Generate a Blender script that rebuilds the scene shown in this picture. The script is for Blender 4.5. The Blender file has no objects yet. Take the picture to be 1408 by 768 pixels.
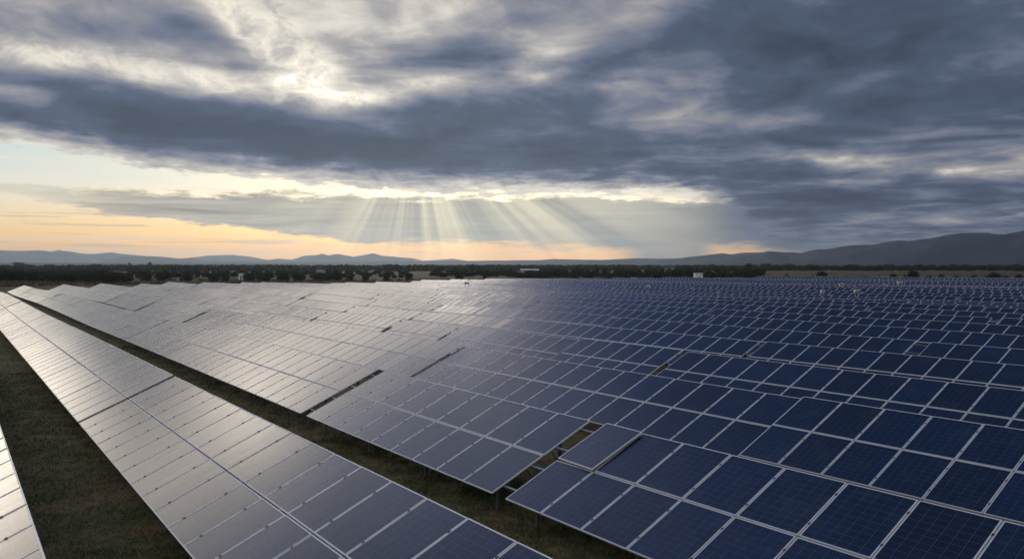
import bpy, bmesh, math, random
from mathutils import Vector, Matrix, noise as mnoise

random.seed(7)
scene = bpy.context.scene
COL = scene.collection
R = math.radians

# ------------------------------------------------------------------ camera
FPX = 1072.0                      # focal length in photo pixels (1408 wide)
CAM_Z = 7.04
PITCH = math.atan(19.5 / FPX)     # horizon a little above the middle
cam_data = bpy.data.cameras.new("camera")
cam_data.sensor_width = 36.0
cam_data.lens = FPX / 1408 * 36.0
cam_data.clip_start = 0.1
cam_data.clip_end = 300000
cam = bpy.data.objects.new("camera", cam_data)
COL.objects.link(cam)
cam.location = (0, 0, CAM_Z)
cam.rotation_euler = (math.pi / 2 - PITCH, 0, 0)
scene.camera = cam

def px_dir(px, py):
    """world direction of a photo pixel"""
    x, z = (px - 704) / FPX, (384 - py) / FPX
    v = Vector((x, 1.0, z))
    v.rotate(Matrix.Rotation(-PITCH, 3, 'X'))
    return v.normalized()

def px_ang(px, py):
    v = px_dir(px, py)
    return math.degrees(math.atan2(v.x, v.y)), math.degrees(math.asin(v.z))

def px_ground(px, py, z=0.0):
    v = px_dir(px, py)
    t = (z - CAM_Z) / v.z
    return Vector((v.x * t, v.y * t, z))

# ------------------------------------------------------------------ view + exposure
vs = scene.view_settings
vs.view_transform = 'Standard'
vs.look = 'None'
vs.gamma = 1.0
vs.use_curve_mapping = False
vs.exposure = 0.0
cy = scene.cycles
cy.max_bounces = 5
cy.diffuse_bounces = 2
cy.glossy_bounces = 3
cy.transmission_bounces = 2
cy.volume_bounces = 0
cy.transparent_max_bounces = 6
cy.sample_clamp_indirect = 6.0
cy.use_denoising = True
cy.caustics_reflective = False
cy.caustics_refractive = False

SUN_EL, SUN_AZ = 10.0, -7.0       # behind the clouds ahead, a little left of the middle

# ------------------------------------------------------------------ node helper
class V:
    """a socket with arithmetic"""
    def __init__(s, nt, sock): s.nt, s.s = nt, sock
    def _m(s, op, b=None, c=None, clamp=False):
        n = s.nt.nodes.new('ShaderNodeMath'); n.operation = op; n.use_clamp = clamp
        s.nt.links.new(s.s, n.inputs[0])
        for i, q in ((1, b), (2, c)):
            if q is None: continue
            if isinstance(q, V): s.nt.links.new(q.s, n.inputs[i])
            else: n.inputs[i].default_value = q
        return V(s.nt, n.outputs[0])
    def __add__(s, o): return s._m('ADD', o)
    __radd__ = __add__
    def __sub__(s, o): return s._m('SUBTRACT', o)
    def __rsub__(s, o): return s._m('MULTIPLY', -1.0)._m('ADD', o)
    def __mul__(s, o): return s._m('MULTIPLY', o)
    __rmul__ = __mul__
    def __truediv__(s, o): return s._m('DIVIDE', o)
    def pow(s, o): return s._m('POWER', o)
    def clamp(s): return s._m('ADD', 0.0, clamp=True)
    def exp(s): return s._m('EXPONENT')

def val(nt, x):
    n = nt.nodes.new('ShaderNodeValue'); n.outputs[0].default_value = x
    return V(nt, n.outputs[0])

def sstep(x, a, b, t0=0.0, t1=1.0, kind='SMOOTHSTEP'):
    n = x.nt.nodes.new('ShaderNodeMapRange'); n.interpolation_type = kind
    x.nt.links.new(x.s, n.inputs[0])
    for i, q in ((1, a), (2, b), (3, t0), (4, t1)):
        if isinstance(q, V): x.nt.links.new(q.s, n.inputs[i])
        else: n.inputs[i].default_value = q
    return V(x.nt, n.outputs[0])

def xyz(nt, x, y, z):
    n = nt.nodes.new('ShaderNodeCombineXYZ')
    for i, q in enumerate((x, y, z)):
        if isinstance(q, V): nt.links.new(q.s, n.inputs[i])
        else: n.inputs[i].default_value = q
    return V(nt, n.outputs[0])

def sep(nt, v):
    n = nt.nodes.new('ShaderNodeSeparateXYZ'); nt.links.new(v.s, n.inputs[0])
    return [V(nt, o) for o in n.outputs]

def noise(nt, vec, scale, detail=4.0, rough=0.5, dist=0.0, lac=2.0, dims='3D'):
    n = nt.nodes.new('ShaderNodeTexNoise'); n.noise_dimensions = dims
    if dims == '1D': nt.links.new(vec.s, n.inputs['W'])
    elif vec is not None: nt.links.new(vec.s, n.inputs['Vector'])
    n.inputs['Scale'].default_value = scale
    n.inputs['Detail'].default_value = detail
    n.inputs['Roughness'].default_value = rough
    n.inputs['Lacunarity'].default_value = lac
    n.inputs['Distortion'].default_value = dist
    return V(nt, n.outputs[0])

def ramp(x, stops, interp='LINEAR'):
    n = x.nt.nodes.new('ShaderNodeValToRGB'); cr = n.color_ramp
    cr.interpolation = interp
    x.nt.links.new(x.s, n.inputs[0])
    while len(cr.elements) < len(stops): cr.elements.new(0.5)
    for e, (p, c) in zip(cr.elements, stops):
        e.position = p
        e.color = (c[0], c[1], c[2], 1) if not isinstance(c, (int, float)) else (c, c, c, 1)
    return V(x.nt, n.outputs[0])

def mix(nt, f, a, b, blend='MIX'):
    n = nt.nodes.new('ShaderNodeMix'); n.data_type = 'RGBA'; n.blend_type = blend
    for i, q in ((0, f), (6, a), (7, b)):
        if isinstance(q, V): nt.links.new(q.s, n.inputs[i])
        elif i == 0: n.inputs[0].default_value = q
        else: n.inputs[i].default_value = (q[0], q[1], q[2], 1)
    return V(nt, n.outputs[2])

def vscale(nt, col, f):
    n = nt.nodes.new('ShaderNodeVectorMath'); n.operation = 'SCALE'
    nt.links.new(col.s, n.inputs[0])
    if isinstance(f, V): nt.links.new(f.s, n.inputs['Scale'])
    else: n.inputs['Scale'].default_value = f
    return V(nt, n.outputs[0])

def vadd(nt, a, b):
    n = nt.nodes.new('ShaderNodeVectorMath'); n.operation = 'ADD'
    nt.links.new(a.s, n.inputs[0]); nt.links.new(b.s, n.inputs[1])
    return V(nt, n.outputs[0])

def curve(x, lo, hi, pts):
    """y(x) through points, x in [lo,hi]; y values any range"""
    ys = [p[1] for p in pts]; y0, y1 = min(ys), max(ys)
    t = (x - lo) * (1.0 / (hi - lo))
    n = x.nt.nodes.new('ShaderNodeFloatCurve')
    x.nt.links.new(t.clamp().s, n.inputs['Value'])
    c = n.mapping.curves[0]
    P = [((px - lo) / (hi - lo), (py - y0) / (y1 - y0)) for px, py in pts]
    while len(c.points) < len(P): c.points.new(0.5, 0.5)
    for q, (a, b) in zip(c.points, P): q.location = (a, b)
    n.mapping.update()
    return V(x.nt, n.outputs[0]) * (y1 - y0) + y0

# ------------------------------------------------------------------ sky
world = bpy.data.worlds.new("World")
scene.world = world
world.use_nodes = True
nt = world.node_tree
nt.nodes.clear()
tc = nt.nodes.new('ShaderNodeTexCoord')
D = V(nt, tc.outputs['Generated'])
dx, dy, dz = sep(nt, D)
az = dx._m('ARCTAN2', dy) * 57.2958            # degrees, 0 ahead, + right
el = dz._m('ARCSINE') * 57.2958

def blob(px, py, sx, sy, rot=0.0, ang=None):
    """soft elliptical region of the sky: centre, half widths in pixels of the photo's scale (18.7 px = 1 degree)"""
    a0, e0 = ang if ang else px_ang(px, py)
    a, e = az - a0, el - e0
    c, s = math.cos(R(rot)), math.sin(R(rot))
    k = 18.7
    u = (a * (c * k / sx)) + (e * (s * k / sx))
    v = (e * (c * k / sy)) - (a * (s * k / sy))
    return ((u * u + v * v) * -1.0).exp()

# cloud deck seen in perspective: coordinates on a plane overhead
hz = dz._m('MAXIMUM', 0.0) + 0.075
pl = xyz(nt, dx / hz, dy / hz, 0.0)
wrp = nt.nodes.new('ShaderNodeTexNoise'); wrp.inputs['Scale'].default_value = 0.9; wrp.inputs['Detail'].default_value = 3
nt.links.new(pl.s, wrp.inputs['Vector'])
wv = vscale(nt, V(nt, wrp.outputs['Color']), 0.75)
plw = vadd(nt, pl, wv)
n_big = noise(nt, plw, 0.75, 3, 0.5)
n_med = noise(nt, plw, 2.1, 6, 0.52, 0.3)
n_fin = noise(nt, plw, 6.0, 5, 0.55, 0.2)
ae = xyz(nt, az * 0.06, el * 0.30, 0.0)
n_edge = noise(nt, ae, 6.0, 7, 0.64)
n_edge2 = noise(nt, xyz(nt, az * 0.10, el * 0.55, 3.0), 3.5, 5, 0.6)

# clear sky behind: Nishita tinted by low warm light
nish = nt.nodes.new('ShaderNodeTexSky')
nish.sky_type = 'NISHITA'
nish.sun_disc = False
nish.sun_elevation = R(SUN_EL)
nish.sun_rotation = R(SUN_AZ)
nish.air_density = 1.3
nish.dust_density = 2.5
el01 = (el * (1 / 30.0)).clamp()
clear = ramp(el01, [(0.0, (1.10, .54, .15)), (0.04, (1.10, .61, .20)), (0.085, (1.0, .72, .36)),
                    (0.135, (.84, .77, .60)), (0.175, (.70, .78, .76)), (0.27, (.52, .68, .74)), (1.0, (.22, .34, .52))])
clear = mix(nt, 0.12, clear, vscale(nt, V(nt, nish.outputs[0]), 0.12))
front = sstep(az._m('ABSOLUTE'), 40.0, 110.0, 1.0, 0.0)
clear = mix(nt, front, vscale(nt, clear, 0.45), clear)
# warmer and deeper towards the middle, paler at the left
clear = mix(nt, sstep(az, -26.0, -6.0) * sstep(el, 3.2, 1.0), clear, vscale(nt, mix(nt, 0.5, clear, (1.15, .54, .15)), 1.0))

# thin cream streaks in the clear gap
streak = noise(nt, xyz(nt, az * 0.045, el * 0.75, 1.3), 2.6, 7, 0.62, 0.4)
sk = sstep(streak, 0.50, 0.60) * sstep(el, 0.3, 1.2) * sstep(el, 12.0, 9.0)
sky = mix(nt, sk * 0.40, clear, (0.95, 0.84, 0.66))
streak2 = noise(nt, xyz(nt, az * 0.05, el * 1.3, 8.3), 2.2, 6, 0.6, 0.3)
sky = mix(nt, sstep(streak2, 0.54, 0.64) * sstep(el, 5.5, 4.0) * sstep(el, 0.5, 1.3) * 0.42, sky, (0.50, 0.42, 0.33))

# low cloud shelf
edge = (n_edge - 0.5)
yt = curve(az, -34, 34, [(-34, 4.8), (-30, 5.05), (-24, 5.0), (-17, 5.2), (-10, 5.2), (-5, 5.15), (0, 5.25), (6, 5.2), (12, 4.8), (16, 4.7), (34, 4.6)])
yb = curve(az, -34, 34, [(-34, 4.7), (-31, 4.2), (-27, 3.3), (-22, 2.9), (-16, 2.3), (-12, 1.75), (-5, 1.6), (3, 1.35), (8, 1.15), (14.4, 1.35), (17, 1.35), (21.5, 1.1), (26, -1.0), (34, -1.0)])
e2 = (n_edge2 - 0.5)
bsoft = sstep(az, -16.0, -2.0, 0.16, 0.5)
shelf = sstep(el, yt + 0.12 + edge * 2.2, yt - 0.12 + edge * 2.2) * sstep(el, yb - bsoft + e2 * 1.6, yb + bsoft + e2 * 1.6)
shelf = (shelf * sstep(az, -34.0, -25.0, 0.25, 1.0)).clamp()
sh_col = ramp(((az + 35.0) * (1 / 70.0)).clamp(), [(0.0, (.52, .48, .39)), (0.2, (.42, .39, .33)), (0.38, (.34, .34, .31)),
                                                (0.5, (.30, .315, .295)), (0.62, (.23, .26, .285)), (0.72, (.115, .145, .195)), (1.0, (.075, .10, .145))])
sh_tex = sstep(noise(nt, xyz(nt, az * 0.04, el * 0.75, 7.0), 3.0, 7, 0.62, 0.5), 0.32, 0.70, sstep(az, -20.0, -6.0, 0.66, 0.86), sstep(az, -20.0, -6.0, 1.42, 1.16), 'LINEAR')
sh_col = vscale(nt, sh_col, sh_tex)
# sunlit upper margin of the shelf
rim_s = sstep(el, yt - 0.50 + edge * 2.2, yt + 0.05 + edge * 2.2) * sstep(az, -30.0, -20.0, .3, 1.0) * sstep(az, 16.5, 13.0)
sh_col = mix(nt, rim_s * sstep(n_edge2, 0.40, 0.55, .35, 1.0), sh_col, (1.6, 1.35, .92))
sky = mix(nt, shelf, sky, sh_col)
# rain veil hiding the last strip of light right of the middle
veil = (sstep(az, 7.5, 10.0) * sstep(az, 15.2, 13.2))._m('MAXIMUM', sstep(az, 20.5, 22.5)) * sstep(el, 2.2, 1.2)
sky = mix(nt, veil * 0.93, sky, vscale(nt, sh_col, 1.05))

# light shafts fanning down from the gap
ra, re = px_ang(572, 160)
phi = (az - ra)._m('ARCTAN2', (el * -1.0) + re) * 57.2958
ray = sstep(noise(nt, phi + 57.3, 0.062, 3.0, 0.55, dims='1D'), 0.36, 0.64)
ray2 = noise(nt, phi + 31.0, 0.035, 1, 0.5, dims='1D')
rmask = blob(0, 0, 330, 10000, ang=(0.2, 0)) * sstep(az, 18.5, 12.0) * sstep(el, 5.6, 4.9) * sstep(el, -3.0, 1.2) * sstep(az, -21.0, -11.0, 0.35, 1.0)
rays = ray * rmask * sstep(ray2, 0.38, 0.58, 0.65, 1.0)
haze_glow = rmask * 0.20
rc = vscale(nt, mix(nt, sstep(el, 0.6, 3.5), (.44, .32, .14), (.56, .47, .28)), rays * 0.85 + haze_glow)
sky = vadd(nt, sky, rc)

# main deck
yd = curve(az, -34, 34, [(-34, 7.6), (-28, 7.0), (-24, 6.45), (-20, 6.1), (-14.5, 5.75), (-9, 5.42), (-5, 5.2), (0, 5.22), (4, 5.25), (9, 5.1), (13, 4.8), (15.5, 4.2), (18, 1.0), (34, -4)])
n_det = noise(nt, xyz(nt, az * 0.12 + el * 0.05, el * 0.19, 2.0), 2.2, 8, 0.60, 0.7)
eb = el - yd + edge * 2.2 + (n_fin - 0.5) * 0.35 + (n_det - 0.5) * 1.2
dw = sstep(az, 6.0, 15.0, 0.18, 1.1)
deck = sstep(eb, dw * -1.0, dw + 0.03)
T = (n_big - 0.5) * 0.8 + (n_med - 0.5) * 1.05 + (n_fin - 0.5) * 0.26 + (n_det - 0.5) * 0.42 + 0.74
n_puff = noise(nt, xyz(nt, az * 0.28, el * 0.42, 6.0), 1.6, 7, 0.62, 0.5)
HN = val(nt, 0.0)
holes = [  # px, py, half width, half height, tilt, strength
    (395, 72, 80, 38, -28, -.46), (318, 24, 85, 24, -35, -.24), (250, 80, 330, 70, -8, -.15), (500, 60, 150, 60, 0, -.08), (310, 118, 90, 13, -12, -.42), (420, 122, 70, 12, -8, -.35),
    (440, 98, 30, 26, 0, -.12), (560, 52, 60, 30, 0, -.22), (505, 135, 75, 14, 6, -.42), (590, 112, 45, 12, 5, -.35),
    (110, 92, 150, 30, -10, -.30), (25, 132, 75, 18, -8, -.36), (60, 70, 90, 18, 0, -.25), (480, 20, 40, 30, 0, -.12),
    (760, 85, 60, 30, 10, -.28), (725, 105, 40, 14, 0, -.22), (860, 20, 120, 24, 10, -.16), (1180, 105, 70, 18, 10, -.18),
    (1130, 215, 90, 12, -6, -.36), (1320, 235, 100, 8, -4, -.30), (1210, 222, 100, 10, -3, -.27), (1220, 245, 100, 10, 0, -.2), (1370, 200, 70, 14, 0, -.16),
    (1340, 150, 80, 20, 12, -.16), (1050, 175, 150, 18, 0, -.14), (880, 165, 140, 20, 0, -.12), (1350, 300, 100, 8, 0, -.10), (1250, 300, 60, 5, 0, -.15),
    (60, 35, 150, 26, 3, .30), (300, 50, 110, 15, -15, .26), (30, 55, 90, 12, 0, .1), (250, 165, 260, 26, -7, .38), (470, 195, 320, 42, -3, .32), (100, 170, 200, 22, -6, .2),
    (570, 92, 100, 15, 8, .30), (640, 160, 120, 30, 0, .18), (330, 92, 60, 6, 0, .2), (640, 60, 40, 20, 0, .10), (960, 60, 150, 34, 0, .12),
    (1300, 60, 200, 70, 0, .12), (980, 130, 260, 30, 5, .10), (800, 215, 300, 40, 0, .16), (1150, 270, 200, 26, 0, .14), (900, 250, 200, 14, 0, .12),
]
for px, py, sx, sy, rot, k in holes:
    if k < 0: HN = HN + blob(px, py, sx, sy, rot) * k
    else: T = T + blob(px, py, sx, sy, rot) * k
T = T + HN * sstep(n_puff * 0.6 + n_det * 0.4, 0.34, 0.64, 0.50, 1.30, 'LINEAR') + (n_puff - 0.5) * 0.16
# sky out of view: brightened up left, darkened up right, to shape panel reflections
T = T - blob(0, 0, 420, 210, ang=(-27, 27)) * 0.40
T = T - blob(0, 0, 260, 150, ang=(-48, 16)) * 0.30
T = T + blob(0, 0, 420, 330, ang=(16, 40)) * 0.40
T = T + sstep(az._m('ABSOLUTE'), 60.0, 130.0) * -0.36  # unseen sky behind the camera brightened to light frames and boxes
T = T + sstep(az, 4.0, 26.0) * 0.08
# margins of the deck are thin
thin = sstep(eb, 0.0, 2.1)
T = (T * 0.82).clamp() * sstep(thin, 0.0, 1.0, sstep(az, -22.0, 14.0, 0.42, 0.20), 1.0, 'LINEAR')
T = T + sstep(az, 12.0, 17.0) * (1.0 - thin) * 0.5
T = T._m('MAXIMUM', sstep(n_puff * 0.6 + n_det * 0.4, 0.43, 0.66, 0.0, 0.32, 'LINEAR'))
dcol = ramp(T.clamp(), [(0.0, (1.08, 1.02, .88)), (0.12, (.95, .88, .75)), (0.26, (.66, .62, .56)), (0.36, (.43, .415, .41)),
                (0.48, (.27, .275, .315)), (0.60, (.155, .182, .255)), (0.74, (.078, .106, .168)), (1.0, (.046, .062, .100))])
dcol = vscale(nt, dcol, sstep(T, 0.0, 0.12, 1.35, 1.0, 'LINEAR'))
# right part bluer
dcol = mix(nt, sstep(az, 0.0, 20.0) * 0.35, dcol, vscale(nt, dcol, 0.85))
dcol = mix(nt, sstep(el, 19.0, 27.0) * front, dcol, mix(nt, 1.0, vscale(nt, dcol, 1.08), (.80, .94, 1.40), 'MULTIPLY'))  # sky above the view tinted blue to colour panel reflections
# added glow in the unseen sky above and left, brightening panel reflections
refl_glow = (blob(0, 0, 235, 52, ang=(-24, 18.4)) * 8.5 + blob(0, 0, 120, 45, ang=(-13, 22)) * 3.5) * sstep(n_med, 0.35, 0.6, 0.5, 1.3, 'LINEAR') * sstep(dz / dy._m('MAXIMUM', 0.05), 0.35, 0.40)
refl_glow = refl_glow + blob(0, 0, 200, 75, ang=(-46, 8)) * 9.0 * sstep(az, -34.2, -38.0)
dcol = vadd(nt, dcol, vscale(nt, mix(nt, 1.0, dcol, (1.0, .87, .70)), refl_glow))
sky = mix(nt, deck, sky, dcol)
# below the horizon
sky = mix(nt, sstep(el, -0.2, -3.0), sky, (0.10, 0.10, 0.09))

bg = nt.nodes.new('ShaderNodeBackground')
bg.inputs['Strength'].default_value = 0.1
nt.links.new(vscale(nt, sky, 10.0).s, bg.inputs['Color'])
wo = nt.nodes.new('ShaderNodeOutputWorld')
nt.links.new(bg.outputs[0], wo.inputs['Surface'])
world.cycles.sampling_method = 'MANUAL'
world.cycles.sample_map_resolution = 512

# ------------------------------------------------------------------ sun (veiled by cloud)
sun_data = bpy.data.lights.new("sun", 'SUN')
sun_data.energy = 0.7
sun_data.angle = R(12)
sun_data.color = (1.0, 0.88, 0.70)
sun = bpy.data.objects.new("sun", sun_data)
COL.objects.link(sun)
sd = Vector((math.sin(R(SUN_AZ)) * math.cos(R(SUN_EL)), math.cos(R(SUN_AZ)) * math.cos(R(SUN_EL)), math.sin(R(SUN_EL))))
sun.rotation_euler = sd.to_track_quat('Z', 'Y').to_euler()
sun.location = sd * 50

# ================================================================== frame of the solar field
ROWA = math.atan(779.0 / 1072.0)            # rows run off ahead and to the left
U = Vector((-math.sin(ROWA), math.cos(ROWA), 0))   # along the rows, away from the camera
P = Vector((math.cos(ROWA), math.sin(ROWA), 0))    # across the rows, uphill side of the tilt
TILT = R(23.5)
SLOPE = 4.0
LOW = 0.70                                  # height of the low edge above ground
CT, ST = math.cos(TILT), math.sin(TILT)

def smooth01(t):
    t = max(0.0, min(1.0, t)); return t * t * (3 - 2 * t)

def terrain(x, y):
    """ground height: flat near the camera, gently rolling field, flat plain"""
    r = math.hypot(x, y)
    k = smooth01((r - 45) / 60) * (1 - smooth01((r - 330) / 150))
    h = 0.32 * math.sin(x / 23.0 + 1.0) * math.sin(y / 31.0) + 0.22 * math.sin((x + y) / 17.0 + 0.5)
    return h * k

# ------------------------------------------------------------------ mesh helpers
class MB:
    def __init__(s): s.v, s.f, s.m, s.uv = [], [], [], []
    def quad(s, a, b, c, d, mat=0, uv=None):
        i = len(s.v); s.v += [a, b, c, d]; s.f.append((i, i + 1, i + 2, i + 3)); s.m.append(mat)
        s.uv += uv if uv else [(0, 0)] * 4
    def tri(s, a, b, c, mat=0):
        i = len(s.v); s.v += [a, b, c]; s.f.append((i, i + 1, i + 2)); s.m.append(mat); s.uv += [(0, 0)] * 3
    def box(s, lo, hi, mat=0, M=None):
        x0, y0, z0 = lo; x1, y1, z1 = hi
        c = [Vector(q) for q in ((x0,y0,z0),(x1,y0,z0),(x1,y1,z0),(x0,y1,z0),(x0,y0,z1),(x1,y0,z1),(x1,y1,z1),(x0,y1,z1))]
        if M is not None: c = [M @ q for q in c]
        i = len(s.v); s.v += c
        for f in ((0,3,2,1),(4,5,6,7),(0,1,5,4),(1,2,6,5),(2,3,7,6),(3,0,4,7)):
            s.f.append(tuple(i + k for k in f)); s.m.append(mat); s.uv += [(0, 0)] * 4
    def tube(s, a, b, r0, r1=None, n=8, mat=0):
        a, b = Vector(a), Vector(b); r1 = r0 if r1 is None else r1
        d = (b - a).normalized(); q = d.to_track_quat('Z', 'Y').to_matrix()
        i = len(s.v)
        for c, r in ((a, r0), (b, r1)):
            for k in range(n):
                t = 2 * math.pi * k / n
                s.v.append(c + q @ Vector((math.cos(t) * r, math.sin(t) * r, 0)))
        for k in range(n):
            s.f.append((i + k, i + (k + 1) % n, i + n + (k + 1) % n, i + n + k)); s.m.append(mat); s.uv += [(0, 0)] * 4
        s.f.append(tuple(i + k for k in range(n))[::-1]); s.m.append(mat); s.uv += [(0, 0)] * n
        s.f.append(tuple(i + n + k for k in range(n))); s.m.append(mat); s.uv += [(0, 0)] * n
    def mesh(s, name, mats, smooth=False):
        me = bpy.data.meshes.new(name)
        me.from_pydata([tuple(v) for v in s.v], [], s.f)
        for m in mats: me.materials.append(m)
        me.polygons.foreach_set('material_index', s.m)
        if smooth: me.polygons.foreach_set('use_smooth', [True] * len(s.f))
        ul = me.uv_layers.new(name='UVMap')
        ul.data.foreach_set('uv', [c for q in s.uv for c in q])
        me.update()
        return me

def link(name, data, parent=None, loc=None, rot=None, scale=None):
    o = bpy.data.objects.new(name, data); COL.objects.link(o)
    if parent: o.parent = parent
    if loc is not None: o.location = loc
    if rot is not None: o.rotation_euler = rot
    if scale is not None: o.scale = scale
    return o

def tag(o, label=None, cat=None, group=None, kind=None):
    if label: o['label'] = label
    if cat: o['category'] = cat
    if group: o['group'] = group
    if kind: o['kind'] = kind
    return o

# ------------------------------------------------------------------ materials
def material(name):
    m = bpy.data.materials.new(name); m.use_nodes = True
    t = m.node_tree; t.nodes.clear()
    b = t.nodes.new('ShaderNodeBsdfPrincipled'); o = t.nodes.new('ShaderNodeOutputMaterial')
    t.links.new(b.outputs[0], o.inputs[0])
    return m, t, b

def geo_pos(t):
    g = t.nodes.new('ShaderNodeNewGeometry'); return V(t, g.outputs['Position'])

def objinfo(t, what='Random'):
    g = t.nodes.new('ShaderNodeObjectInfo'); return V(t, g.outputs[what])

def bump(t, b, h, dist, strength=1.0):
    n = t.nodes.new('ShaderNodeBump'); n.inputs['Distance'].default_value = dist
    n.inputs['Strength'].default_value = strength
    t.links.new(h.s, n.inputs['Height']); t.links.new(n.outputs[0], b.inputs['Normal'])

def set_in(t, b, name, q):
    if isinstance(q, V): t.links.new(q.s, b.inputs[name])
    elif isinstance(q, tuple): b.inputs[name].default_value = (*q, 1)
    else: b.inputs[name].default_value = q

# solar glass: cells, busbars, dark laminate
def make_glass():
    m, t, b = material('solar_glass')
    uvn = t.nodes.new('ShaderNodeUVMap'); uvn.uv_map = 'UVMap'
    u, v, _ = sep(t, V(t, uvn.outputs[0]))
    g = t.nodes.new('ShaderNodeNewGeometry')
    rnd = V(t, g.outputs['Random Per Island'])
    rnd2 = objinfo(t)
    r = (rnd * 7.3 + rnd2 * 3.7)._m('FRACT')
    NU, NV = 6.0, 10.0
    def line(c, n, w):
        q = (c * n)._m('FRACT') - 0.5
        return sstep(q._m('ABSOLUTE'), 0.5 - w, 0.5 - w * 0.35, kind='LINEAR')
    cell = line(u, NU, 0.022)._m('MAXIMUM', line(v, NV, 0.022))
    bus = line(u, NU * 4, 0.045)
    # crystalline mottling per cell
    idx = xyz(t, (u * NU)._m('FLOOR') + r * 91.0, (v * NV)._m('FLOOR'), r * 17.0)
    wn = t.nodes.new('ShaderNodeTexWhiteNoise'); t.links.new(idx.s, wn.inputs[0])
    cellr = V(t, wn.outputs[0])
    base = ramp(r, [(0.0, (.0018, .009, .025)), (0.35, (.0018, .013, .041)), (0.7, (.0020, .017, .055)), (1.0, (.0020, .009, .023))])
    base = vscale(t, base, cellr * 0.35 + 0.85)
    base = mix(t, sstep(noise(t, xyz(t, u * 2.2 + r * 60.0, v * 2.6, r * 40.0), 1.0, 5, 0.65), 0.45, 0.8) * 0.10 + sstep(v, 0.05, 0.0) * 0.10, base, (.17, .16, .15))
    col = mix(t, bus * 0.30, base, (.08, .13, .21))
    col = mix(t, cell * 0.60, col, (.12, .17, .26))
    set_in(t, b, 'Base Color', col)
    # dust and cleaning streaks down the slope
    st = noise(t, xyz(t, u * 26.0 + r * 30.0, v * 1.2, r * 9.0), 1.0, 4, 0.6)
    set_in(t, b, 'Roughness', sstep(st, 0.3, 0.75, 0.17, 0.25, 'LINEAR'))
    set_in(t, b, 'IOR', 1.6)
    set_in(t, b, 'Specular IOR Level', 0.62)
    h = noise(t, xyz(t, u * 3.0 + r * 50.0, v * 1.2, r * 20.0), 1.0, 2, 0.5) * 1.0 + st * 0.03
    bump(t, b, h, 0.003, 0.35)
    return m
M_GLASS = make_glass()

def make_metal(name, col, rough, metallic=1.0, var=0.1):
    m, t, b = material(name)
    p = geo_pos(t)
    n = noise(t, p, 3.0, 4, 0.6)
    c = mix(t, n, tuple(x * (1 - var) for x in col), tuple(x * (1 + var) for x in col))
    set_in(t, b, 'Base Color', c)
    set_in(t, b, 'Metallic', metallic)
    set_in(t, b, 'Roughness', sstep(n, 0.2, 0.8, rough - 0.08, rough + 0.1, 'LINEAR'))
    return m
M_ALU = make_metal('aluminium_frame', (.74, .78, .84), 0.45, 0.25)
M_STEEL = make_metal('galvanised_steel', (.34, .36, .38), 0.5, 0.75, 0.25)
M_CLAMP = make_metal('dark_clamp', (.08, .08, .09), 0.5, 0.3)
M_CABLE = make_metal('black_cable', (.012, .012, .013), 0.6, 0.0)
M_WHITE = make_metal('white_paint', (.80, .82, .84), 0.5, 0.0, 0.08)
M_BLUEP = make_metal('blue_paint', (.10, .22, .42), 0.5, 0.0, 0.08)
M_GREYP = make_metal('grey_paint', (.20, .22, .24), 0.6, 0.0, 0.1)
M_BEIGE = make_metal('beige_paint', (.50, .42, .30), 0.6, 0.0, 0.1)

def make_back():
    m, t, b = material('panel_backsheet')
    set_in(t, b, 'Base Color', (.30, .30, .31)); set_in(t, b, 'Roughness', 0.7)
    return m
M_BACK = make_back()

# ground
def make_ground():
    m, t, b = material('ground_soil')
    p = geo_pos(t); x, y, z = sep(t, p)
    pr = xyz(t, x, y, 0.0)
    d = (x * x + y * y)._m('SQRT')
    n1 = noise(t, pr, 0.35, 5, 0.6); n2 = noise(t, pr, 2.3, 6, 0.65); n3 = noise(t, pr, 14.0, 4, 0.7)
    f = n1 * 0.5 + n2 * 0.5
    near = ramp(f, [(0.38, (.045, .075, .022)), (0.47, (.075, .095, .034)), (0.53, (.16, .125, .070)), (0.64, (.23, .17, .10))])
    near = mix(t, n3, vscale(t, near, 0.40), vscale(t, near, 1.1))
    # farmland beyond: dry fields, scrub, plots
    w = noise(t, pr, 0.004, 2)
    fld = noise(t, xyz(t, x * 0.0016 + w, y * 0.006, 0.0), 1.0, 3, 0.55)
    dry = ramp(fld, [(0.30, (.075, .060, .032)), (0.46, (.13, .098, .055)), (0.56, (.060, .058, .026)), (0.68, (.15, .115, .065))])
    dry = vscale(t, dry, sstep(x, 60.0, 260.0, 0.55, 1.0))
    dry = mix(t, noise(t, pr, 0.06, 5, 0.7), vscale(t, dry, 0.55), vscale(t, dry, 1.3))
    sc = noise(t, xyz(t, x * 0.01, y * 0.03, 3.0), 1.5, 5, 0.6)
    far = mix(t, sstep(sc, 0.56, 0.64) * sstep(d, 420.0, 700.0), dry, (.025, .030, .014))
    vf = noise(t, xyz(t, x * 0.0004, y * 0.0012, 5.0), 2.0, 5, 0.65)
    plain = ramp(vf, [(0.35, (.030, .034, .022)), (0.5, (.055, .052, .034)), (0.60, (.12, .10, .07)), (0.68, (.04, .042, .026))])
    c = mix(t, sstep(d, 190.0, 330.0), near, far)
    c = mix(t, sstep(d, 1100.0, 2200.0), c, plain)
    set_in(t, b, 'Base Color', c); set_in(t, b, 'Roughness', 0.95); set_in(t, b, 'Specular IOR Level', 0.15)
    bump(t, b, n2 * 0.5 + n3 * 0.5, 0.06, 0.8)
    return m
M_GROUND = make_ground()

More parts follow.
